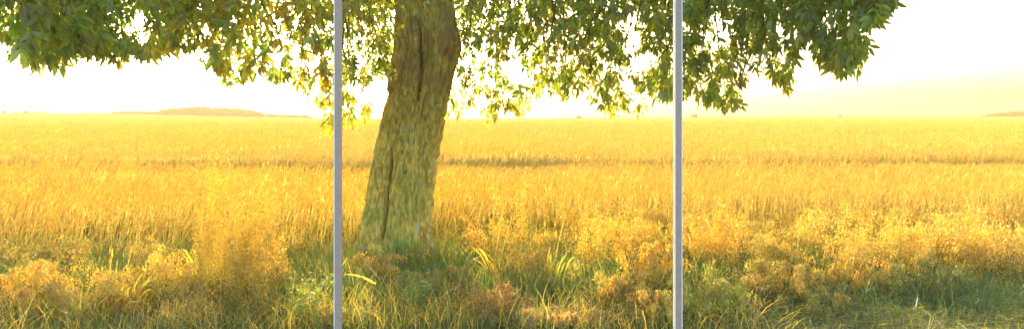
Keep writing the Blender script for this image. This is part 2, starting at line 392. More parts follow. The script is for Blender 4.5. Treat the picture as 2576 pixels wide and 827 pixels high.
oat_field(420, -8, -1.2, 8.0, 9.4, (.6, .9), 97, (.70, .55, .14), thr=(.36, .5), nsp=34, droop=.4)
tag(ot.build('oat_grass', M_OAT), 'golden nodding wild oat heads growing thickly along the verge', 'oat grass', None, 'stuff')

def clump(name, label, cat, x, ytop, D, width, kind, n, group=None, C=STRAW, lean=None, hf=1.0, size=.034, nsp=50, spread=.055):
    """one plant clump: the root on the ground at distance D, its top at the photo row ytop"""
    p = at(x, ytop, D); g = float(terr(p[0], D)); h = (p[2] - g) * hf; base0 = np.array([p[0], D, g])
    t = tag(empty(name, base0), label, cat, group)
    wid = width * K / F * D * .5
    a = rng.uniform(0, 6.28, n); r0 = wid * (.85 if kind in ('oat', 'plume') else .45) * np.sqrt(rng.random(n))
    B = base0 + np.stack([np.cos(a) * r0, np.sin(a) * r0 * .7, 0 * a], -1)
    a = a + rng.normal(0, .9, n); out = np.stack([np.cos(a), np.sin(a)], -1) * (r0 * .3 + wid * rng.uniform(.05, .5, n))[:, None]; n_ = n
    if lean is not None: out = out + np.array(lean)[None] * rng.uniform(.5, 1.2, (n, 1))
    H = h * rng.uniform(.42, 1.1, n); out = out + np.array([rng.uniform(-.22, .28), rng.uniform(-.1, .1)])
    if kind in ('oat', 'plume'):
        sb = MB(); dr = .50 if kind == 'oat' else .12; nsp = int(nsp * (1.6 if kind == 'oat' else 1)); spread *= .62 if kind == 'oat' else 1
        oats(sb, B, H / (1 - dr * .35), out, nsp=nsp, size=size, spread=spread, C=C, droop=dr, hang=.8 if kind == 'oat' else .1, w=.004 if kind == 'oat' else .0025, frac=.5 if kind == 'oat' else .62)
        local(sb, base0).build('seed_heads', M_OAT, t)
        lb = MB(); m = max(14, n); a2 = rng.uniform(0, 6.28, m)
        Bl = base0 + np.stack([np.cos(a2) * wid * .4, np.sin(a2) * wid * .3, 0 * a2], -1)
        r = rng.uniform(.08, .35, m)
        P = curve(Bl, h * rng.uniform(.35, .7, m), np.stack([np.cos(a2) * r, np.sin(a2) * r], -1), 1.6, 6, rng.uniform(.2, .8, m))
        ribbons(lb, P, .007, vary(GR1, m) * .5 + vary(GR2, m) * .6)
        local(lb, base0).build('leaves', M_GRASS, t)
    elif kind == 'reed':
        lb = MB(); P = curve(B, H, out, 1.5, 10, rng.uniform(.15, .9, n))
        ribbons(lb, P, size * rng.uniform(.7, 1.3, n), vary(C, n, .2))
        local(lb, base0).build('leaves', M_GRASS, t)
        sb = MB(); m = max(3, n // 5); Bs = base0 + rng.normal(0, wid * .15, (m, 3)) * [1, 1, 0]
        Ps = curve(Bs, h * rng.uniform(.8, 1.1, m), rng.normal(0, .08, (m, 2)), 1.5, 6); ribbons(sb, Ps, .007, vary((.30, .30, .07), m), taper=.3)
        tip = Ps[:, -1]; spindles(sb, tip, tip + [0.01, 0, .09], .009, vary(STRAW, m), 5)
        local(sb, base0).build('stems', M_GRASS, t)
    elif kind == 'weed':
        sb = MB(); P = curve(B, H, out * .7, 1.3, 7, .05); ribbons(sb, P, .007, vary((.20, .20, .06), n), taper=.4)
        local(sb, base0).build('stems', M_GRASS, t)
        lb = MB(); q = rng.integers(1, 7, (n, 22)); ii = np.arange(n)[:, None]
        A = (P[ii, q] + (P[ii, np.minimum(q + 0, 6)] - P[ii, q - 1]) * rng.random((n, 22, 1))).reshape(-1, 3); m = len(A)
        a3 = rng.uniform(0, 6.28, m); r = rng.uniform(.04, .09, m)
        Q = curve(A, rng.uniform(.0, .04, m), np.stack([np.cos(a3) * r, np.sin(a3) * r], -1), 1.1, 5, rng.uniform(.5, 2, m))
        ribbons(lb, Q, size * rng.uniform(.6, 1.2, m), vary(C, m, .25))
        local(lb, base0).build('leaves', M_GRASS, t)
    return t
# the tall ones first, left to right
clump('plume_grass', 'tallest wispy golden grass left of the trunk, its plume rising almost to the horizon', 'grass', 560, 355, 7.5, 200, 'plume', 84, C=(0.72, 0.565, 0.13), size=.030, nsp=90, spread=.075)
clump('oat_clump', 'orange drooping oat heads at the far left edge of the verge', 'grass', 55, 615, 7.1, 170, 'oat', 26, C=(0.68, 0.50, 0.13))
clump('reed_grass', 'low arching broad-bladed grass left of the tall golden plume', 'grass', 300, 650, 7.2, 230, 'reed', 34, C=(0.42, 0.36, 0.07), size=.026)
clump('oat_clump', 'pale fluffy oat heads between the arching broad blades and the tall plume', 'grass', 395, 590, 7.5, 130, 'oat', 20, C=(0.7, 0.542, 0.15), lean=(.14, -.05))
clump('oat_clump', 'nodding straw oat heads beneath the wheat, second clump from the left edge', 'grass', 165, 640, 7.0, 170, 'oat', 26, C=(0.6, 0.475, 0.13), lean=(.12, 0))
clump('reed_grass', 'upright broad-bladed grass at the foot of the tall plume', 'grass', 520, 560, 7.7, 110, 'reed', 16, C=(0.34, 0.36, 0.07), size=.028)
clump('weed', 'bushy yellow-green weed right of the tall plume', 'weed', 640, 590, 6.9, 190, 'weed', 26, C=(0.34, 0.3, 0.06), size=.022)
clump('oat_clump', 'fluffy golden grass head left of the left grey post', 'grass', 705, 575, 7.7, 110, 'plume', 18, C=(0.68, 0.52, 0.13), nsp=70)
clump('weed', 'green leafy weed at the bottom edge beside the left grey post', 'weed', 760, 690, 6.75, 150, 'weed', 20, C=(0.17, 0.26, 0.05), size=.026)
clump('oat_clump', 'pale ochre grass tuft at the bottom, just right of the left grey post', 'grass', 893, 740, 6.7, 90, 'oat', 16, C=(0.66, 0.542, 0.17), nsp=50)
clump('oat_clump', 'orange-brown seed heads crossing the left foot of the trunk', 'grass', 925, 600, 8.3, 150, 'oat', 20, C=(0.64, 0.46, 0.12), lean=(.16, 0))
clump('weed', 'bright green leafy weed growing in front of the trunk foot', 'weed', 1055, 700, 6.9, 120, 'weed', 22, C=(0.10, 0.22, 0.06), size=.030)
clump('oat_clump', 'reddish-brown grass tuft at the right foot of the trunk', 'grass', 1130, 640, 7.9, 130, 'oat', 20, C=(0.47, 0.36, 0.09))
clump('plume_grass', 'low rust-brown patch of dry grass right of the trunk foot', 'grass', 1270, 690, 7.0, 190, 'plume', 40, C=(0.50, 0.35, 0.10), nsp=70)
clump('straw_tuft', 'pale collapsed straw tuft at the bottom centre', 'grass', 1335, 745, 6.75, 150, 'oat', 34, C=(0.7, 0.542, 0.2), lean=(.15, 0))
clump('reed_grass', 'bent yellow broad blades catching the sun right of the trunk', 'grass', 1250, 548, 8.4, 80, 'reed', 9, C=(0.62, 0.475, 0.07), size=.034, lean=(-.1, 0))
clump('reed_grass', 'tall yellow-green grass standing over the dark hollow right of the trunk', 'grass', 1390, 565, 8.0, 150, 'reed', 26, C=(0.42, 0.42, 0.09), size=.017, lean=(.12, 0))
clump('oat_clump', 'golden oat clump between the trunk and the tall yellow-green grass', 'grass', 1290, 580, 8.2, 120, 'oat', 22, C=(0.62, 0.486, 0.12))
clump('plume_grass', 'soft golden plume standing above the wheat edge right of the trunk', 'grass', 1255, 430, 9.2, 150, 'plume', 26, C=(0.74, 0.565, 0.13), nsp=80, spread=.07)
clump('oat_clump', 'large drooping golden oat clump left of the right grey post', 'grass', 1630, 560, 7.6, 130, 'oat', 30, C=(0.72, 0.554, 0.13), nsp=60)
clump('oat_clump', 'lower hanging oat clump left of the right grey post, beside its larger twin', 'grass', 1565, 640, 7.2, 110, 'oat', 24, C=(0.68, 0.508, 0.12), nsp=56)
clump('oat_clump', 'golden oat curtain touching the right grey post at the bottom', 'grass', 1665, 690, 6.75, 110, 'oat', 26, C=(0.7, 0.542, 0.13), nsp=60)
clump('plume_grass', 'soft golden plume left of the right grey post, above the drooping oats', 'grass', 1500, 490, 8.8, 170, 'plume', 28, C=(0.74, 0.565, 0.12), nsp=80, spread=.07)
clump('plume_grass', 'soft golden plume just right of the right grey post', 'grass', 1800, 465, 8.8, 150, 'plume', 30, C=(0.74, 0.554, 0.12), nsp=80, spread=.075)
clump('oat_clump', 'yellow-green oat clump at the bottom just right of the right grey post', 'grass', 1780, 650, 7.0, 190, 'oat', 32, C=(0.56, 0.52, 0.12), nsp=50)
clump('plume_grass', 'soft golden plume halfway between the right grey post and the right edge', 'grass', 2180, 480, 8.9, 230, 'plume', 40, C=(0.74, 0.565, 0.13), nsp=80, spread=.075)
clump('oat_clump', 'golden oat clump above the dark green hollow, right of the right grey post', 'grass', 1985, 620, 7.6, 170, 'oat', 32, C=(0.66, 0.52, 0.13), nsp=56)
clump('oat_clump', 'bright oat clump overhanging the mown strip', 'grass', 2140, 620, 7.9, 150, 'oat', 30, C=(0.72, 0.565, 0.14), nsp=56)
clump('oat_clump', 'small nodding oat clump at the edge of the mown strip', 'grass', 2075, 700, 7.1, 110, 'oat', 18, C=(0.64, 0.52, 0.14), nsp=46)
clump('plume_grass', 'soft orange-gold plume at the right edge, above the mown strip', 'grass', 2470, 495, 8.6, 210, 'plume', 40, C=(0.72, 0.531, 0.13), nsp=80, spread=.08)
clump('oat_clump', 'sparse green oats near the right end of the mown strip', 'grass', 2330, 620, 7.7, 190, 'oat', 26, C=(0.36, 0.36, 0.1), nsp=40)

# bent reed with one long yellow blade, right of the left bar
B0 = at(1000, 770, 6.9); B0[2] = float(terr(B0[0], B0[1]))
t = tag(empty('bent_reed', B0), 'thick green reed stem leaning left with one long yellow blade', 'reed')
sb = MB(); pts = [B0, at(955, 735, 6.85), at(915, 695, 6.8), at(872, 648, 6.75)]
tube(sb, pts, [.009, .008, .007, .005], 6, (.24, .30, .06)); local(sb, B0).build('stem', M_GRASS, t)
lb = MB(); p0 = at(945, 712, 6.82); p1 = at(862, 688, 6.6)
s = np.linspace(0, 1, 8)[:, None]; P = (p0 * (1 - s) + p1 * s + np.array([0, 0, .03]) * np.sin(s * 3.14))[None]
ribbons(lb, P, .022, np.array([[.58, .42, .07]]), face=np.array([[.1, .3, 1.]]))
p0 = at(872, 648, 6.75); p1 = at(845, 690, 6.7); P = (p0 * (1 - s) + p1 * s)[None]; ribbons(lb, P, .016, np.array([[.4, .36, .07]]), face=np.array([[1., .3, .4]]))
local(lb, B0).build('blade', M_GRASS, t)

# ------------------------------------------------------------------ the walnut tree
TD = 9.5
prof = np.array([  # photo row, left edge, right edge
    (-400, 985, 1175), (-200, 1000, 1150), (-60, 998, 1144), (0, 998, 1146), (60, 1000, 1153), (100, 1001, 1167), (130, 999, 1168), (160, 990, 1156), (200, 985, 1146), (250, 979, 1135), (300, 967, 1120),
    (350, 954, 1111), (400, 940, 1101), (450, 930, 1094), (500, 919, 1088), (550, 908, 1085), (600, 897, 1084), (640, 886, 1087), (665, 872, 1098), (685, 855, 1112)], float)
zz = np.array([at(0, r, TD)[2] for r in prof[:, 0]])[::-1]
xl = np.array([at(a, 0, TD)[0] for a in prof[:, 1]])[::-1]; xr = np.array([at(a, 0, TD)[0] for a in prof[:, 2]])[::-1]
zz[0] = -.12
NZ, NA = 620, 300
Z = np.linspace(zz[0], zz[-1], NZ); XL = np.interp(Z, zz, xl); XR = np.interp(Z, zz, xr)
ker = np.ones(15) / 15; pad = lambda q: np.convolve(np.pad(q, 7, 'edge'), ker, 'valid')
XL, XR = pad(XL), pad(XR); CX = (XL + XR) / 2; RD = (XR - XL) / 2
A = np.arange(NA) / NA * 2 * math.pi                     # angle 0 = +x, -pi/2 = towards the camera
AA, ZZ = np.meshgrid(A, Z)
rad = RD[:, None] * (1 + .05 * np.sin(AA * 3 + 1 + ZZ * .8) * 1 + .03 * np.sin(AA * 5 + ZZ * 1.7))
rad = rad / (1 + .06 * np.maximum(0, np.cos(AA)) ** 8) 
ca, sa = np.cos(AA), np.sin(AA)
warp = (fbm(ca * 2 + 5, ZZ * 1.6 + sa * 2, 15) - .5) * .9
ph = AA * 1.0 + warp * .35 + .12 * ZZ
ridge = np.abs(fbm(ph * 8.5, ZZ * 2.3 + 3, 71, 4) - .5) * 2          # long vertical plates
ridge2 = np.abs(fbm(ph * 20, ZZ * 6, 72, 3) - .5) * 2
period = lambda q: q * (1 - sstep(.9, 1.0, AA / (2 * math.pi))) + q[:, :1] * sstep(.9, 1.0, AA / (2 * math.pi))
disp = .055 * (np.clip(ridge * 3, 0, 1) - .8) + .026 * (np.clip(ridge2 * 2.5, 0, 1) - .7) + .012 * (fbm(ph * 30, ZZ * 12, 73, 3) - .5)
disp += .03 * (fbm(ph * 1.5, ZZ * .9, 74) - .5)
base_ = sstep(.45, .0, ZZ); disp += base_ * .11 * np.sin(AA * 4 + .8) + base_ ** 2 * .10 
disp = period(disp)
# the long cracks of the photograph
def crack(rows, xs, width, depth):
    zc = np.array([at(0, r, TD)[2] for r in rows])[::-1]; xc = np.array([at(q, 0, TD - .35)[0] for q in xs])[::-1]
    X0 = np.interp(Z, zc, xc); inside = sstep(zc[0] - .02, zc[0] + .12, Z) * sstep(zc[-1] + .02, zc[-1] - .25, Z)
    cosv = np.clip((X0 - CX) / RD, -.95, .95); a0 = -np.arccos(cosv) + 2 * math.pi
    dA = (AA - a0[:, None]) * RD[:, None]
    return -depth * inside[:, None] * np.exp(-(dA / (width * (.4 + .6 * inside[:, None]))) ** 2)
disp += crack([365, 430, 500, 560, 598], [985, 977, 970, 966, 962], .024, .36)
disp += crack([60, 110, 180, 230, 270], [1050, 1056, 1062, 1057, 1049], .024, .16)
disp += crack([590, 640, 668], [1006, 1005, 1005], .026, .2)
disp += crack([600, 640, 668], [925, 922, 918], .026, .15)
rad = rad + disp
CY = TD + .04 * np.sin(Z * 1.5)
V = np.stack([CX[:, None] + rad * ca, CY[:, None] + rad * sa * .96, ZZ], -1)
i = np.arange(NZ - 1)[:, None] * NA; j = np.arange(NA)[None]; jn = (j + 1) % NA
Fc = np.stack([i + j, i + jn, i + NA + jn, i + NA + j], -1).reshape(-1, 4)
Ct = np.stack([sstep(1.9, 2.9, ZZ), sstep(2.2, .3, ZZ) * .9 + .1, sstep(2.7, 1.4, ZZ)], -1).reshape(-1, 3)
root = np.array([-1.70, TD, 0.0])
tree = tag(empty('walnut_tree', root), 'old leaning walnut tree with cracked trunk and low spreading leafy boughs', 'tree')
mb = MB(); mb.add(V.reshape(-1, 3), Fc, Ct); local(mb, root).build('trunk', M_BARK, tree, smooth=True)
top = np.array([CX[-1], TD, Z[-1]])

# the lower outline of the foliage, photo rows
ENV = np.array([(-80, 60), (0, 60), (8, 102), (22, 98), (32, 150), (48, 176), (58, 185), (72, 150), (88, 165), (112, 168), (130, 148), (150, 172), (172, 172), (185, 125), (215, 128), (250, 132), (268, 168), (280, 140), (296, 150), (308, 195), (318, 150), (330, 118), (352, 140), (372, 150), (400, 158), (412, 135), (431, 138), (460, 122), (489, 130), (512, 146), (535, 184),
    (560, 192), (584, 203), (607, 216), (630, 184), (655, 174), (673, 203), (688, 220), (704, 204), (721, 203), (741, 194), (757, 205), (772, 228), (788, 252), (806, 262), (812, 330), (842, 340), (862, 332), (885, 312), (905, 318), (925, 300), (938, 280), (946, 200), (975, 190), (985, 200),
    (1120, 290), (1130, 296), (1160, 302), (1172, 262), (1190, 250), (1210, 300), (1228, 318), (1248, 300), (1262, 262), (1290, 300), (1318, 306), (1332, 262), (1360, 236), (1395, 228), (1415, 262), (1436, 250), (1455, 232), (1480, 222), (1496, 270), (1515, 262), (1535, 300), (1560, 290), (1578, 262), (1598, 306), (1618, 270), (1628, 222), (1650, 246), (1676, 256), (1715, 246), (1750, 240), (1762, 262), (1785, 280), (1806, 292), (1820, 262), (1836, 270), (1852, 288), (1868, 262), (1872, 200), (1890, 190), (1905, 205), (1925, 165), (1940, 200), (1958, 222), (1985, 235), (1998, 240), (2000, 180), (1990, 150),
    (2015, 122), (2050, 112), (2062, 150), (2078, 205), (2092, 180), (2112, 168), (2130, 188), (2168, 192), (2172, 140), (2192, 142), (2180, 100), (2186, 62), (2205, 40), (2228, 30), (2246, 44), (2252, -20), (2400, -60), (2700, -60)], float)
ENVX = np.maximum.accumulate(ENV[:, 0] + np.arange(len(ENV)) * 1e-4)
def env(x): return np.interp(x, ENVX, ENV[:, 1])
HOLES = np.array([(355, 68, 20, 28), (76, 14, 10, 9), (53, 68, 9, 14), (118, 106, 9, 9), (2, 32, 14, 32), (8, 8, 14, 16), (385, 25, 12, 14), (300, 40, 8, 6),
    (500, 120, 12, 12), (735, 140, 11, 10), (700, 112, 15, 14), (745, 102, 14, 10), (780, 166, 10, 18), (690, 60, 9, 9), (640, 118, 10, 9), (560, 96, 8, 8), (610, 140, 8, 10), (690, 150, 8, 7), (755, 62, 7, 9), (470, 90, 9, 9), (800, 190, 9, 12), (660, 88, 6, 10), (590, 78, 7, 7), (527, 105, 7, 7), (720, 172, 7, 6),
    (958, 235, 26, 50), (930, 60, 6, 6), (905, 235, 10, 14), (880, 210, 7, 8), (900, 258, 12, 10), (925, 160, 7, 7),
    (1297, 172, 26, 34), (1272, 150, 16, 14), (1330, 195, 16, 14), (1200, 195, 8, 10), (1180, 225, 10, 12), (1400, 175, 12, 8), (1450, 190, 7, 8), (1583, 48, 15, 30), (1592, 99, 18, 22), (1614, 150, 26, 24), (1572, 205, 17, 32), (1596, 240, 15, 22), (1545, 170, 9, 10), (1455, 80, 9, 8), (1370, 90, 6, 6), (1420, 100, 7, 6), (1496, 235, 8, 16), (1210, 262, 10, 14), (1270, 225, 12, 12),
    (1812, 84, 16, 34), (1806, 50, 9, 14), (1774, 75, 9, 10), (1756, 104, 10, 8), (1949, 56, 13, 12), (1970, 76, 20, 11), (1905, 131, 14, 14), (2037, 115, 17, 12), (2020, 85, 16, 7), (2108, 56, 19, 12), (2078, 22, 12, 16), (2118, 88, 9, 11), (2160, 12, 8, 7), (2150, 60, 7, 9), (1880, 165, 18, 20), (1922, 178, 10, 16), (1850, 210, 8, 12), (1775, 205, 8, 10), (2000, 40, 7, 9), (1975, 110, 10, 12), (2055, 65, 9, 7), (1836, 130, 7, 8), (1790, 250, 8, 9), (2185, 25, 6, 6), (1880, 80, 8, 7), (1845, 40, 7, 6), (1700, 150, 7, 8)], float)
def in_hole(x, y, k=1.0):
    q = ((x[:, None] - HOLES[None, :, 0]) / (HOLES[None, :, 2] * k)) ** 2 + ((y[:, None] - HOLES[None, :, 1]) / (HOLES[None, :, 3] * k)) ** 2
    return (q < 1).any(1)
# compound leaf template: x along the rachis
def leaflet(n=5):
    s = np.linspace(0, 1, n); w = np.sin(np.pi * np.clip(s * .98 + .01, 0, 1) ** .85) * .5; w[0] = .03; w[-1] = .01
    V = []
    for k in range(n):
        z = -.22 * s[k] ** 2
        V += [(s[k], -w[k] * .36, z + .10 * w[k]), (s[k], 0, z), (s[k], w[k] * .36, z + .10 * w[k])]
    i = np.arange(n - 1)[:, None] * 3 + np.arange(2)[None]
    return np.array(V), np.stack([i, i + 1, i + 4, i + 3], -1).reshape(-1, 4)
LV, LF = leaflet()
def rotz(a): c, s = math.cos(a), math.sin(a); return np.array([[c, -s, 0], [s, c, 0], [0, 0, 1]])
def roty(a): c, s = math.cos(a), math.sin(a); return np.array([[c, 0, s], [0, 1, 0], [-s, 0, c]])
def rotx(a): c, s = math.cos(a), math.sin(a); return np.array([[1, 0, 0], [0, c, -s], [0, s, c]])
def compound(seed, pairs=3):
    r = np.random.default_rng(seed); Vs = []; Fs = []; Id = []; n = 0; q = 0
    def addl(pos, a, ln, droop):
        nonlocal n, q
        M = rotz(a) @ roty(droop) @ rotx(r.normal(0, .45))
        Vs.append((LV * ln) @ M.T + pos); Fs.append(LF + n); Id.append(np.full(len(LV), q)); n += len(LV); q += 1
    rach = lambda s: np.array([s, 0, -.28 * s * s])
    for k in range(pairs):
        s = .38 + .5 * k / max(1, pairs - 1)
        for sg in (-1, 1):
            addl(rach(s), sg * (1.0 - .25 * k / pairs + r.normal(0, .3)), (.40 + .10 * k) * r.uniform(.7, 1.2), r.uniform(.0, 1.1))
    addl(rach(1.0), r.normal(0, .2), .62 * r.uniform(.9, 1.15), r.uniform(.2, .8))
    # rachis
    s = np.linspace(0, 1, 5); P = np.array([rach(a) for a in s]); W = np.array([[0, .008, 0]])
    V = np.stack([P - W, P + W], 1).reshape(-1, 3); i = np.arange(4) * 2
    Vs.append(V); Fs.append(np.stack([i, i + 1, i + 3, i + 2], -1) + n); Id.append(np.full(len(V), q))
    return np.concatenate(Vs), np.concatenate(Fs), np.concatenate(Id), q + 1
TPL = [compound(s, p) for s, p in ((1, 3), (2, 3), (3, 2), (4, 3), (5, 2), (6, 4))]
def place_leaves(mb, P, hd, pitch, size, C):
    """P base points, hd heading, pitch downwards, size = rachis length"""
    ch = rng.integers(0, len(TPL), len(P))
    for k, (V, Fc, Id, nq) in enumerate(TPL):
        m = np.where(ch == k)[0]
        if not len(m): continue
        ch_, sh = np.cos(hd[m]), np.sin(hd[m]); cp, sp = np.cos(pitch[m]), np.sin(pitch[m]); rl = rng.normal(0, .5, len(m))
        X = np.stack([ch_ * cp, sh * cp, -sp], -1); Y0 = np.stack([-sh, ch_, 0 * sh], -1); Z0 = np.cross(X, Y0)
        Y = Y0 * np.cos(rl)[:, None] + Z0 * np.sin(rl)[:, None]; Zv = np.cross(X, Y)
        B = np.stack([X, Y, Zv], -1) * size[m][:, None, None]
        W = np.einsum('nij,vj->nvi', B, V) + P[m][:, None]
        tint = C[m][:, None] * (rng.uniform(.75, 1.3, (len(m), nq, 1)))
        Cv = tint[:, Id]
        off = (np.arange(len(m)) * len(V))[:, None, None]
        mb.add(W.reshape(-1, 3), (Fc[None] + off).reshape(-1, 4), Cv.reshape(-1, 3))
def depth_of(x, n):
    """how far the boughs of that bearing hang from the camera"""
    lo = np.interp(x, [-100, 0, 330, 430, 800, 1000, 1150, 1600, 1900, 2100, 2250], [3.9, 3.9, 4.4, 5.6, 6.2, 8.2, 8.0, 6.6, 5.6, 5.0, 4.6])
    hi = np.interp(x, [-100, 0, 330, 430, 800, 1000, 1150, 1600, 1900, 2100, 2250], [5.0, 5.2, 7.0, 9.0, 10.5, 12.5, 12.5, 10.5, 8.2, 6.6, 5.4])
    return lo + (hi - lo) * rng.random(n)
leafP, leafH, leafPt, leafS, leafC = [], [], [], [], []
LGREEN = np.array((.115, .19, .05)); LYEL = np.array((.22, .20, .03))  # yellow leaves; near the sun the yellow is glow painted into the tint
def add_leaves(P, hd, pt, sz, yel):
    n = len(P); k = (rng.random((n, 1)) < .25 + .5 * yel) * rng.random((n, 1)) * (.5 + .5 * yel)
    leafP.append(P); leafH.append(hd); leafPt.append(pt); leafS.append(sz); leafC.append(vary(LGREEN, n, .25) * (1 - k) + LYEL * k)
def dirv(hd, pt): return np.stack([np.cos(hd) * np.cos(pt), np.sin(hd) * np.cos(pt), -np.sin(pt)], -1)
def try_leaves(x, y, D, tipy=None, yel=0.0, smul=1.0):
    n = len(x); P = np.stack([(x * K - 512) / F * D, D, EYE - (y * K - HORIZ) / F * D], -1)
    hd = rng.uniform(0, 6.28, n); pt = rng.uniform(.15, 1.35, n); sz = rng.uniform(.12, .20, n) * smul
    d = dirv(hd, pt)
    Tip = P + d * sz[:, None] * 1.6; Mid = P + d * sz[:, None] * .9
    tx, ty = proj(Tip); mx, my = proj(Mid); bx, by = proj(P)
    ok = (ty < env(tx) + 5) & (my < env(mx)) & (by < env(bx) - 4) & ~in_hole(mx, my, 1.15) & ~in_hole(tx, ty, .85) & ~in_hole(bx, by, .7)
    ok &= ~((Mid[:, 1] < TD) & (tx > 985) & (tx < 1160) & (ty > 60) & (rng.random(n) < .93))
    ok &= ~((Mid[:, 1] < TD) & (tx > 1010) & (tx < 1140) & (rng.random(n) < .75))
    ok &= (np.abs(Mid[:, 0] - np.interp(Mid[:, 2], Z, CX)) > .5) | (np.abs(Mid[:, 1] - TD) > .55)
    add_leaves(P[ok], hd[ok], pt[ok], sz[ok], np.broadcast_to(yel, (n,))[ok][:, None])
    return P[ok]
n = 15500
x = rng.uniform(-60, 2260, n); e = env(x)
y = -140 + (e + 130) * rng.random(n) ** .85
op = np.interp(x, [0, 330, 420, 560, 700, 780, 840, 1000, 1200, 1300, 1500, 1700, 1800, 2100, 2260], [.22, .27, .6, .7, .5, .65, .95, 1, .9, .9, 1, .85, .62, .40, .26])
low = sstep(.45, .95, (y + 40) / (e + 40))
k = rng.random(n) < op * (.62 + .38 * sstep(150, -20, y)) * (1 - low * .75 * (1 - sstep(.36, .54, fbm(x * .016, y * .02, 33)))) * (1 - .35 * low)
x, y = x[k], y[k]
try_leaves(x, y, depth_of(x, len(x)), yel=np.clip(1 - np.abs(x - 720) / 420, 0, 1) * .8 + .1)  # more yellow towards the sun's bearing, as painted glow
# fringe: leaves hanging right on the outline
n = 1500
x = rng.uniform(-40, 2250, n); y = env(x) - rng.uniform(10, 62, n); D = depth_of(x, n)
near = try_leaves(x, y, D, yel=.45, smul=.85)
# the rest of the crown, above the frame: a dome around the trunk
n = 4000
u = rng.normal(size=(n, 3)); u = unit(u) * (rng.random((n, 1)) ** .33)
P = np.array([-1.0, 9.2, 5.9]) + u * np.array([8.2, 6.6, 3.6]); P = P[P[:, 2] > 3.1]
P = P[fbm(P[:, 0] * .6 + P[:, 2] * .4, P[:, 1] * .6 - P[:, 2] * .5, 44) > .46]
px, py = proj(P + np.array([0, 0, -.28])); P = P[(py < -8) & (P[:, 1] > 2.6)]
n = len(P); add_leaves(P, rng.uniform(0, 6.28, n), rng.uniform(0, 1.2, n), rng.uniform(.15, .24, n), np.zeros((n, 1)))

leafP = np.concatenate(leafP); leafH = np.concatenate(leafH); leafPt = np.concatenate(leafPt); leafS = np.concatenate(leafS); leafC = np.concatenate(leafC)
# boughs: limbs from the trunk fork, branches to leaf groups, twigs to every leaf
bb = MB()
limb_pts = []
def limb(targets, r0, r1):
    P = np.array(targets, float); s = np.linspace(0, len(P) - 1, len(P) * 7); i0 = np.clip(s.astype(int), 0, len(P) - 2); f = (s - i0)[:, None]
    f = f * f * (3 - 2 * f) * .4 + f * .6
    Q = P[i0] * (1 - f) + P[i0 + 1] * f; Q[1:-1] += rng.normal(0, .035, (len(Q) - 2, 3))
    tube(bb, Q, np.linspace(r0, r1, len(Q)), 9, (.9, .3, .1)); limb_pts.extend(Q[3:])
T0 = top - [0, 0, .25]
limb([T0, (-2.4, 8.9, 5.1), (-4.2, 8.1, 5.0), (-6.0, 7.4, 4.4)], .20, .03)
limb([T0, (-2.1, 7.9, 5.0), (-3.0, 6.2, 4.4), (-3.5, 4.9, 3.5)], .17, .025)
limb([T0, (-1.3, 8.0, 5.2), (-1.0, 6.2, 5.0), (-.6, 4.6, 4.6)], .16, .03)
limb([T0, (0.0, 8.8, 5.0), (1.6, 8.0, 4.7), (3.4, 7.0, 4.0), (4.2, 6.2, 3.4)], .19, .02)
limb([T0, (.2, 9.9, 5.2), (2.2, 10.2, 5.0), (4.6, 10.0, 4.2)], .18, .03)
limb([T0, (-.9, 11.0, 5.4), (-.2, 12.8, 5.0), (.6, 14.2, 4.3)], .16, .03)
limb([T0, (-2.2, 10.8, 5.4), (-3.6, 12.2, 5.0), (-5.2, 12.8, 4.2)], .15, .03)
limb([T0, (-1.0, 9.4, 6.6), (-1.4, 9.2, 8.2), (-1.0, 9.4, 9.0)], .24, .04)
limb([T0, (.6, 9.0, 6.2), (2.6, 8.4, 7.2), (4.0, 8.2, 7.4)], .15, .03)
limb([T0, (-2.2, 9.2, 6.6), (-4.0, 9.0, 7.2), (-5.4, 8.6, 7.0)], .15, .03)
limb_pts = np.array(limb_pts)
cand = leafP[rng.permutation(len(leafP))[:520]]
nodes = []
for c in cand:
    c = c + np.array([0, 0, .06]); q = limb_pts + 0; w = np.linalg.norm((q - c) * [1, 1, .7], axis=1) + np.where(q[:, 2] < c[2] - .2, 1.5, 0)
    a = q[np.argmin(w)]; L_ = np.linalg.norm(a - c)
    if L_ > 3.4: continue
    s = np.linspace(0, 1, 10)[:, None]; mid = (a + c) / 2 + np.array([0, 0, .16 * L_]) + rng.normal(0, .07 * L_, 3)
    Q = (1 - s) ** 2 * a + 2 * s * (1 - s) * mid + s ** 2 * c; Q[1:-1] += rng.normal(0, .016, (8, 3))
    px, py = proj(Q)
    if ((py > env(px)) | in_hole(px, py, .8)).sum() > 3: continue
    if ((np.abs(Q[:, 0] - np.interp(Q[:, 2], Z, CX)) < .42) & (Q[:, 1] < TD) & (Q[:, 2] < 3.6)).any(): continue
    tube(bb, Q, np.linspace(.010 + .006 * L_, .0035, 10), 6, (.9, .3, .1)); nodes.append(Q[3:])
nodes = np.concatenate(nodes)
local(bb, root).build('branches', M_TWIG, tree, smooth=True)
# twigs
A_, B_ = [], []
for k0 in range(0, len(leafP), 400):
    Q = leafP[k0:k0 + 400]; d = ((Q[:, None] - nodes[None]) ** 2).sum(-1); j = d.argmin(1); dd = np.sqrt(d.min(1)); ok = (dd < .75)
    A_.append(nodes[j][ok]); B_.append(Q[ok])
A_ = np.concatenate(A_); B_ = np.concatenate(B_); s = np.linspace(0, 1, 5)[None, :, None]
P = A_[:, None] * (1 - s) + B_[:, None] * s + np.array([0, 0, 1.])[None, None] * np.sin(s * math.pi) * .05
tb = MB(); ribbons(tb, P, .006, (.10, .08, .03), taper=.5); local(tb, root).build('twigs', M_TWIG, tree)
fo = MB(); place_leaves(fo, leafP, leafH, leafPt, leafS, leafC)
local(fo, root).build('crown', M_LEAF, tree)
print('leaves', len(leafP))

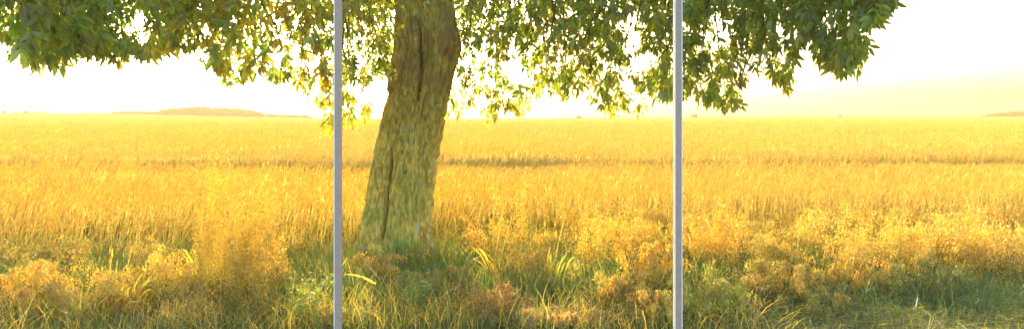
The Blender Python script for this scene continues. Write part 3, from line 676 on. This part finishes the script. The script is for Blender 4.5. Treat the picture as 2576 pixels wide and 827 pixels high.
# ------------------------------------------------------------------ the far side of the field
def farpos(x, D): X = (x * K - 512) / F * D; return X, float(terr(X, D))
def puff(mb, c, r, n, leaf, C):
    u = unit(rng.normal(size=(n, 3))) * (rng.random((n, 1)) ** .3) * r; c = np.asarray(c) + u
    t = rng.normal(size=(n, 2, 3)); t = unit(t) * leaf * rng.uniform(.5, 1.3, (n, 1, 1))
    V = np.stack([c - t[:, 0], c + t[:, 1], c + t[:, 0], c - t[:, 1]], 1); i = np.arange(n)[:, None] * 4 + np.arange(4)[None]
    mb.add(V.reshape(-1, 3), i, np.repeat(vary(C, n, .3), 4, 0))
def far_tree(x, ytop, D, wpx, name='tree', label='', cat='tree', group=None, C=(.04, .045, .015), shape='round'):
    X, g = farpos(x, D); zt = EYE - (ytop * K - HORIZ) / F * D; h = max(zt - g, 1.0); w = wpx * K / F * D / 2
    o = tag(empty(name, (X, D, g)), label, cat, group)
    tk = MB(); tube(tk, [(0, 0, -.3), (0.05 * w, 0, h * .35), (0, 0, h * .75)], [.05 * h, .035 * h, .01 * h], 7); tk.build('trunk', M_TWIG, o)
    cr = MB()
    if shape == 'round':
        for k in range(9):
            a = rng.uniform(0, 6.28); rr = rng.uniform(.1, .65)
            puff(cr, (w * rr * math.cos(a), w * .7 * rr * math.sin(a), h * rng.uniform(.45, .82)), np.array([w * .45, w * .4, h * .2]), 90, .05 * h + .12, C)
    else:
        for k in range(7): puff(cr, (0, 0, h * (.2 + .11 * k)), np.array([w * (1 - k * .13), w * (1 - k * .13), h * .09]), 60, .05 * h, C)
    cr.build('crown', M_FAR, o); return o
def wood(x0, x1, tops, D, depth, label, C, name='wood'):
    """a far wood that reads as one mass"""
    mb = MB(); n = int((x1 - x0) / 3.2) + 6
    for k in range(n):
        for row in range(3):
            x = x0 + (x1 - x0) * (k + rng.uniform(0, 1)) / n; Dd = D + depth * row / 2; X, g = farpos(x, Dd)
            yt = np.interp(x, *zip(*tops)) + rng.uniform(-2.2, 4.0); zt = EYE - (yt * K - HORIZ) / F * Dd; h = max(zt - g, 1.2)
            w = h * rng.uniform(.35, .6) + 1
            for q in range(4):
                puff(mb, (X + rng.normal(0, w * .4), Dd + rng.normal(0, w * .3), g + h * (.2 + .2 * q)), np.array([w * (1.15 - .2 * q), w, h * .2]), 55, .45, C)
            tube(mb, [(X, Dd, g - .3), (X, Dd, g + h * .5)], [.3, .15], 5, (.08, .06, .03))
    return tag(mb.build(name, M_FAR), label, 'wood', None, 'stuff')
wood(382, 660, [(382, 288), (400, 280), (430, 273), (470, 270), (500, 267), (530, 271), (570, 271), (620, 275), (645, 279), (662, 290)], 390, 30, 'dark humped wood on the horizon left of the trunk, tallest of the far woods', (.12, .085, .010))
wood(248, 384, [(248, 289), (275, 284), (310, 280), (384, 281)], 400, 20, 'low wood on the horizon adjoining the humped wood on its left side', (.12, .09, .011))
wood(655, 782, [(655, 287), (700, 288), (760, 290), (775, 292), (782, 297)], 410, 16, 'very low pale wood on the horizon just left of the left grey post', (.12, .09, .011))
wood(2468, 2640, [(2468, 293), (2490, 288), (2520, 284), (2560, 281), (2640, 279)], 380, 20, 'low green wood on the horizon at the right edge', (.02, .085, .02))
far_tree(8, 277, 385, 16, label='small round tree on the horizon at the far left edge')
far_tree(42, 281, 390, 22, label='low bushy tree on the horizon left of the gabled house')
far_tree(66, 277, 390, 16, label='slightly taller tree on the horizon touching the gabled house on its left side')
far_tree(56, 282, 392, 10, label='narrow shrub on the horizon between the two trees left of the gabled house')
far_tree(262, 277, 388, 7, name='conifer', label='small pointed conifer on the horizon right of the lone house', shape='cone')
far_tree(1458, 290.5, 380, 24, name='bush', label='faint low bush on the horizon, first right of the trunk', cat='bush')
far_tree(1748, 285.5, 370, 22, name='bush', label='round dark bush alone on the horizon just right of the right grey post', cat='bush')
far_tree(2113, 288, 370, 12, name='bush', label='tiny bush on the horizon midway along the right part of the field', cat='bush')
far_tree(2072, 292, 380, 40, name='hedge', label='very low hedge strip on the horizon left of the tiny bush', cat='hedge')
far_tree(2162, 292.2, 380, 40, name='hedge', label='very low hedge strip on the horizon right of the tiny bush', cat='hedge')
M_WALL = principled('pale render', (.55, .48, .38), .9, 0, 1.0, .1, (.62, .55, .44)); M_ROOF = principled('clay tiles', (.30, .14, .08), .85, 0, 2.0, .2, (.38, .18, .10))
M_DARKWIN = principled('dark window', (.05, .05, .05), .3)
def house(name, label, x0, x1, ytop, D, wallfrac, gable_side=False, chimney=True, cat='house'):
    (Xa, g), (Xb, _) = farpos(x0, D), farpos(x1, D); W = Xb - Xa; Xc = (Xa + Xb) / 2; g = float(terr(Xc, D))
    H = EYE - (ytop * K - HORIZ) / F * D - g; o = tag(empty(name, (Xc, D, g)), label, cat); dp = 7.0; hw = H * wallfrac; e = W / 2
    m = MB(); box(m, (-e + .3, -dp / 2 + .3, -.5), (e - .3, dp / 2 - .3, hw))
    m.add([(-e + .3, -dp / 2 + .3, hw), (-e + .3, dp / 2 - .3, hw), (-e + .3, 0, H - .25), (e - .3, -dp / 2 + .3, hw), (e - .3, dp / 2 - .3, hw), (e - .3, 0, H - .25)], [[0, 1, 2], [5, 4, 3]])
    m.build('wall', M_WALL, o)
    r = MB(); th = .18; b = dp / 2 + .1
    hipe = .12 * W
    V = []
    for dz in (0, th): V += [(-e, -b, hw - .1 + dz), (e, -b, hw - .1 + dz), (e - hipe * .0, 0, H + dz), (-e + hipe * .0, 0, H + dz), (-e, b, hw - .1 + dz), (e, b, hw - .1 + dz)]
    r.add(V, [[0, 1, 2, 3], [3, 2, 5, 4], [6, 9, 8, 7], [9, 10, 11, 8], [0, 6, 7, 1], [4, 5, 11, 10], [0, 3, 9, 6], [3, 4, 10, 9], [1, 7, 8, 2], [2, 8, 11, 5]])
    rf = r.build('roof', M_ROOF, o)
    if chimney:
        c = MB(); box(c, (e * .3, -.4, H - .4), (e * .3 + .8, .4, H + .9)); c.build('chimney', M_WALL, rf)
    nwin = 3 if W > 10 else 2
    for k in range(nwin):
        m = MB(); xx = -e + W * (k + .5) / nwin - .4; zc = g * 0 + hw * .62
        box(m, (xx, -dp / 2 + .22, zc - .5), (xx + .9, -dp / 2 + .34, zc + .5)); m.build('window', M_DARKWIN, o)
house('house', 'gabled house with a broad roof on the horizon, leftmost of the far buildings', 80, 112, 279.5, 380, .45)
house('barn', 'long low barn on the horizon between the two far houses', 116, 166, 284.5, 380, .55, chimney=False, cat='barn')
house('house', 'lone pale house on the horizon right of the long barn', 206, 236, 282.5, 375, .5)
M_MAST = principled('galvanised steel', (.45, .45, .43), .5, .6)
for x, yt, lab in ((2365, 277, 'faint lattice tower on the horizon near the right edge'), (2394, 282, 'thin mast on the horizon right of the faint lattice tower')):
    X, g = farpos(x, 400); h = EYE - (yt * K - HORIZ) / F * 400 - g
    o = tag(empty('tower' if x == 2365 else 'mast', (X, 400, g)), lab, 'tower' if x == 2365 else 'mast')
    if x == 2365:
        m = MB(); w = 1.5
        for sx in (-1, 1):
            for sy in (-1, 1): tube(m, [(sx * w, sy * w, -.3), (sx * .45, sy * .45, h)], [.08, .05], 4)
        for k in range(6):
            z0, z1 = h * k / 6, h * (k + 1) / 6; a0 = w + (.45 - w) * k / 6; a1 = w + (.45 - w) * (k + 1) / 6
            for s_ in (-1, 1): tube(m, [(-a0, s_ * a0, z0), (a1, s_ * a1, z1)], .04, 4); tube(m, [(a0, s_ * a0, z0), (-a1, s_ * a1, z1)], .04, 4)
        m.build('lattice', M_MAST, o)
    else:
        m = MB(); tube(m, [(0, 0, -.3), (0, 0, h)], [.12, .06], 6); m.build('pole', M_MAST, o)
        m = MB(); tube(m, [(-.9, 0, h * .8), (.9, 0, h * .8)], .06, 5); m.build('crossarm', M_MAST, o)

# ------------------------------------------------------------------ two grey bars, with base and cap, added in place of the panel gaps
M_BAR = principled('brushed grey paint', (.345, .285, .265), .55, .0, 60, .05, (.385, .32, .295))
M_EDGE = principled('white edge strip', (.80, .79, .80), .4); M_JOINT = principled('dark joint', (.16, .15, .15), .6)
def bar(xc, wpx, label, edges):
    D = 2.6; X = (xc * K - 512) / F * D; w = wpx * K / F * D / 2; g = float(terr(X, D))
    o = tag(empty('bar', (X, D, g)), label, 'bar', 'bars for the panel gaps'); H = 3.3
    js = [at(0, r_, D)[2] - g for r_ in edges[1]]
    m = MB(); zs = [-.3] + sorted(js) + [H]
    for a, b in zip(zs[:-1], zs[1:]): box(m, (-w, -w, a + .0008), (w, w, b - .0008))
    m.build('shaft', M_BAR, o)
    for z in js:
        m = MB(); box(m, (-w + .0012, -w + .0012, z - .0008), (w - .0012, w - .0012, z + .0008)); m.build('joint', M_JOINT, o)
    for s_ in edges[0]:
        m = MB(); a, b = sorted((s_ * w, s_ * (w + .0035))); box(m, (a, -w - .002, .0), (b, w + .002, H)); m.build('edge_strip', M_EDGE, o)
    m = MB(); box(m, (-w * 2.6, -w * 2.6, -.02), (w * 2.6, w * 2.6, .012)); m.build('base_plate', M_BAR, o)
    m = MB(); box(m, (-w * 1.3, -w * 1.3, H), (w * 1.3, w * 1.3, H + .01)); m.build('cap', M_EDGE, o)
bar(851.5, 15, 'slender grey post standing in for the panel gap left of the trunk, with a white left edge', ([-1], [763, 796]))
bar(1705, 15, 'slender grey post standing in for the panel gap right of the trunk, with white edges on both sides', ([-1, 1], [789]))

# ------------------------------------------------------------------ haze
HAZE = 0.0005
m, nt, out = mat_new('evening haze'); pv = nt.nodes.new('ShaderNodeVolumePrincipled')
pv.inputs['Density'].default_value = HAZE; pv.inputs['Anisotropy'].default_value = .2; pv.inputs['Color'].default_value = (1.0, .86, .58, 1)
nt.links.new(pv.outputs[0], out.inputs['Volume'])
mb = MB(); box(mb, (-640, -50, -8.0), (640, 640, 14.5)); hz = mb.build('haze', m); tag(hz, 'warm evening haze over the field', 'haze', None, 'stuff')

# ------------------------------------------------------------------ light
SUN_AZ = math.atan2((733 * K - 512) / F, 1.0); SUN_EL = R(12)
sd = bpy.data.lights.new('sun', 'SUN'); sd.energy = 2.3; sd.angle = R(.55); sd.color = (1.0, .83, .50)
so = bpy.data.objects.new('sun', sd); COL.objects.link(so); so.location = (-6, 20, 8)
so.rotation_euler = (math.pi / 2 - SUN_EL, 0, math.pi - SUN_AZ)      # shines from the sun towards the camera
w = bpy.data.worlds.new('World'); SC.world = w; w.use_nodes = True; nt = w.node_tree
bg = nt.nodes['Background']; sky = nt.nodes.new('ShaderNodeTexSky'); sky.sky_type = 'NISHITA'; sky.sun_disc = False
sky.sun_elevation = SUN_EL; sky.sun_rotation = SUN_AZ; sky.air_density = 1.0; sky.dust_density = 5.0; sky.ozone_density = 0.2
nt.links.new(sky.outputs[0], bg.inputs[0]); bg.inputs[1].default_value = .15

# ------------------------------------------------------------------ camera
cd = bpy.data.cameras.new('camera'); cam = bpy.data.objects.new('camera', cd); COL.objects.link(cam)
cam.location = (0, 0, EYE); cam.rotation_euler = (math.pi / 2, 0, 0)
cd.sensor_width = 36; cd.lens = F / 1024 * 36; cd.shift_y = -(164 - HORIZ) / 1024; cd.clip_end = 4000; cd.clip_start = .05
SC.camera = cam
SC.view_settings.view_transform = 'Standard'; SC.view_settings.look = 'None'; SC.view_settings.exposure = 2.56; SC.view_settings.gamma = 1
SC.render.engine = 'CYCLES'
c = SC.cycles; c.use_denoising = True; c.max_bounces = 6; c.diffuse_bounces = 3; c.transmission_bounces = 4; c.transparent_max_bounces = 4; c.volume_bounces = 1
c.sample_clamp_indirect = 6
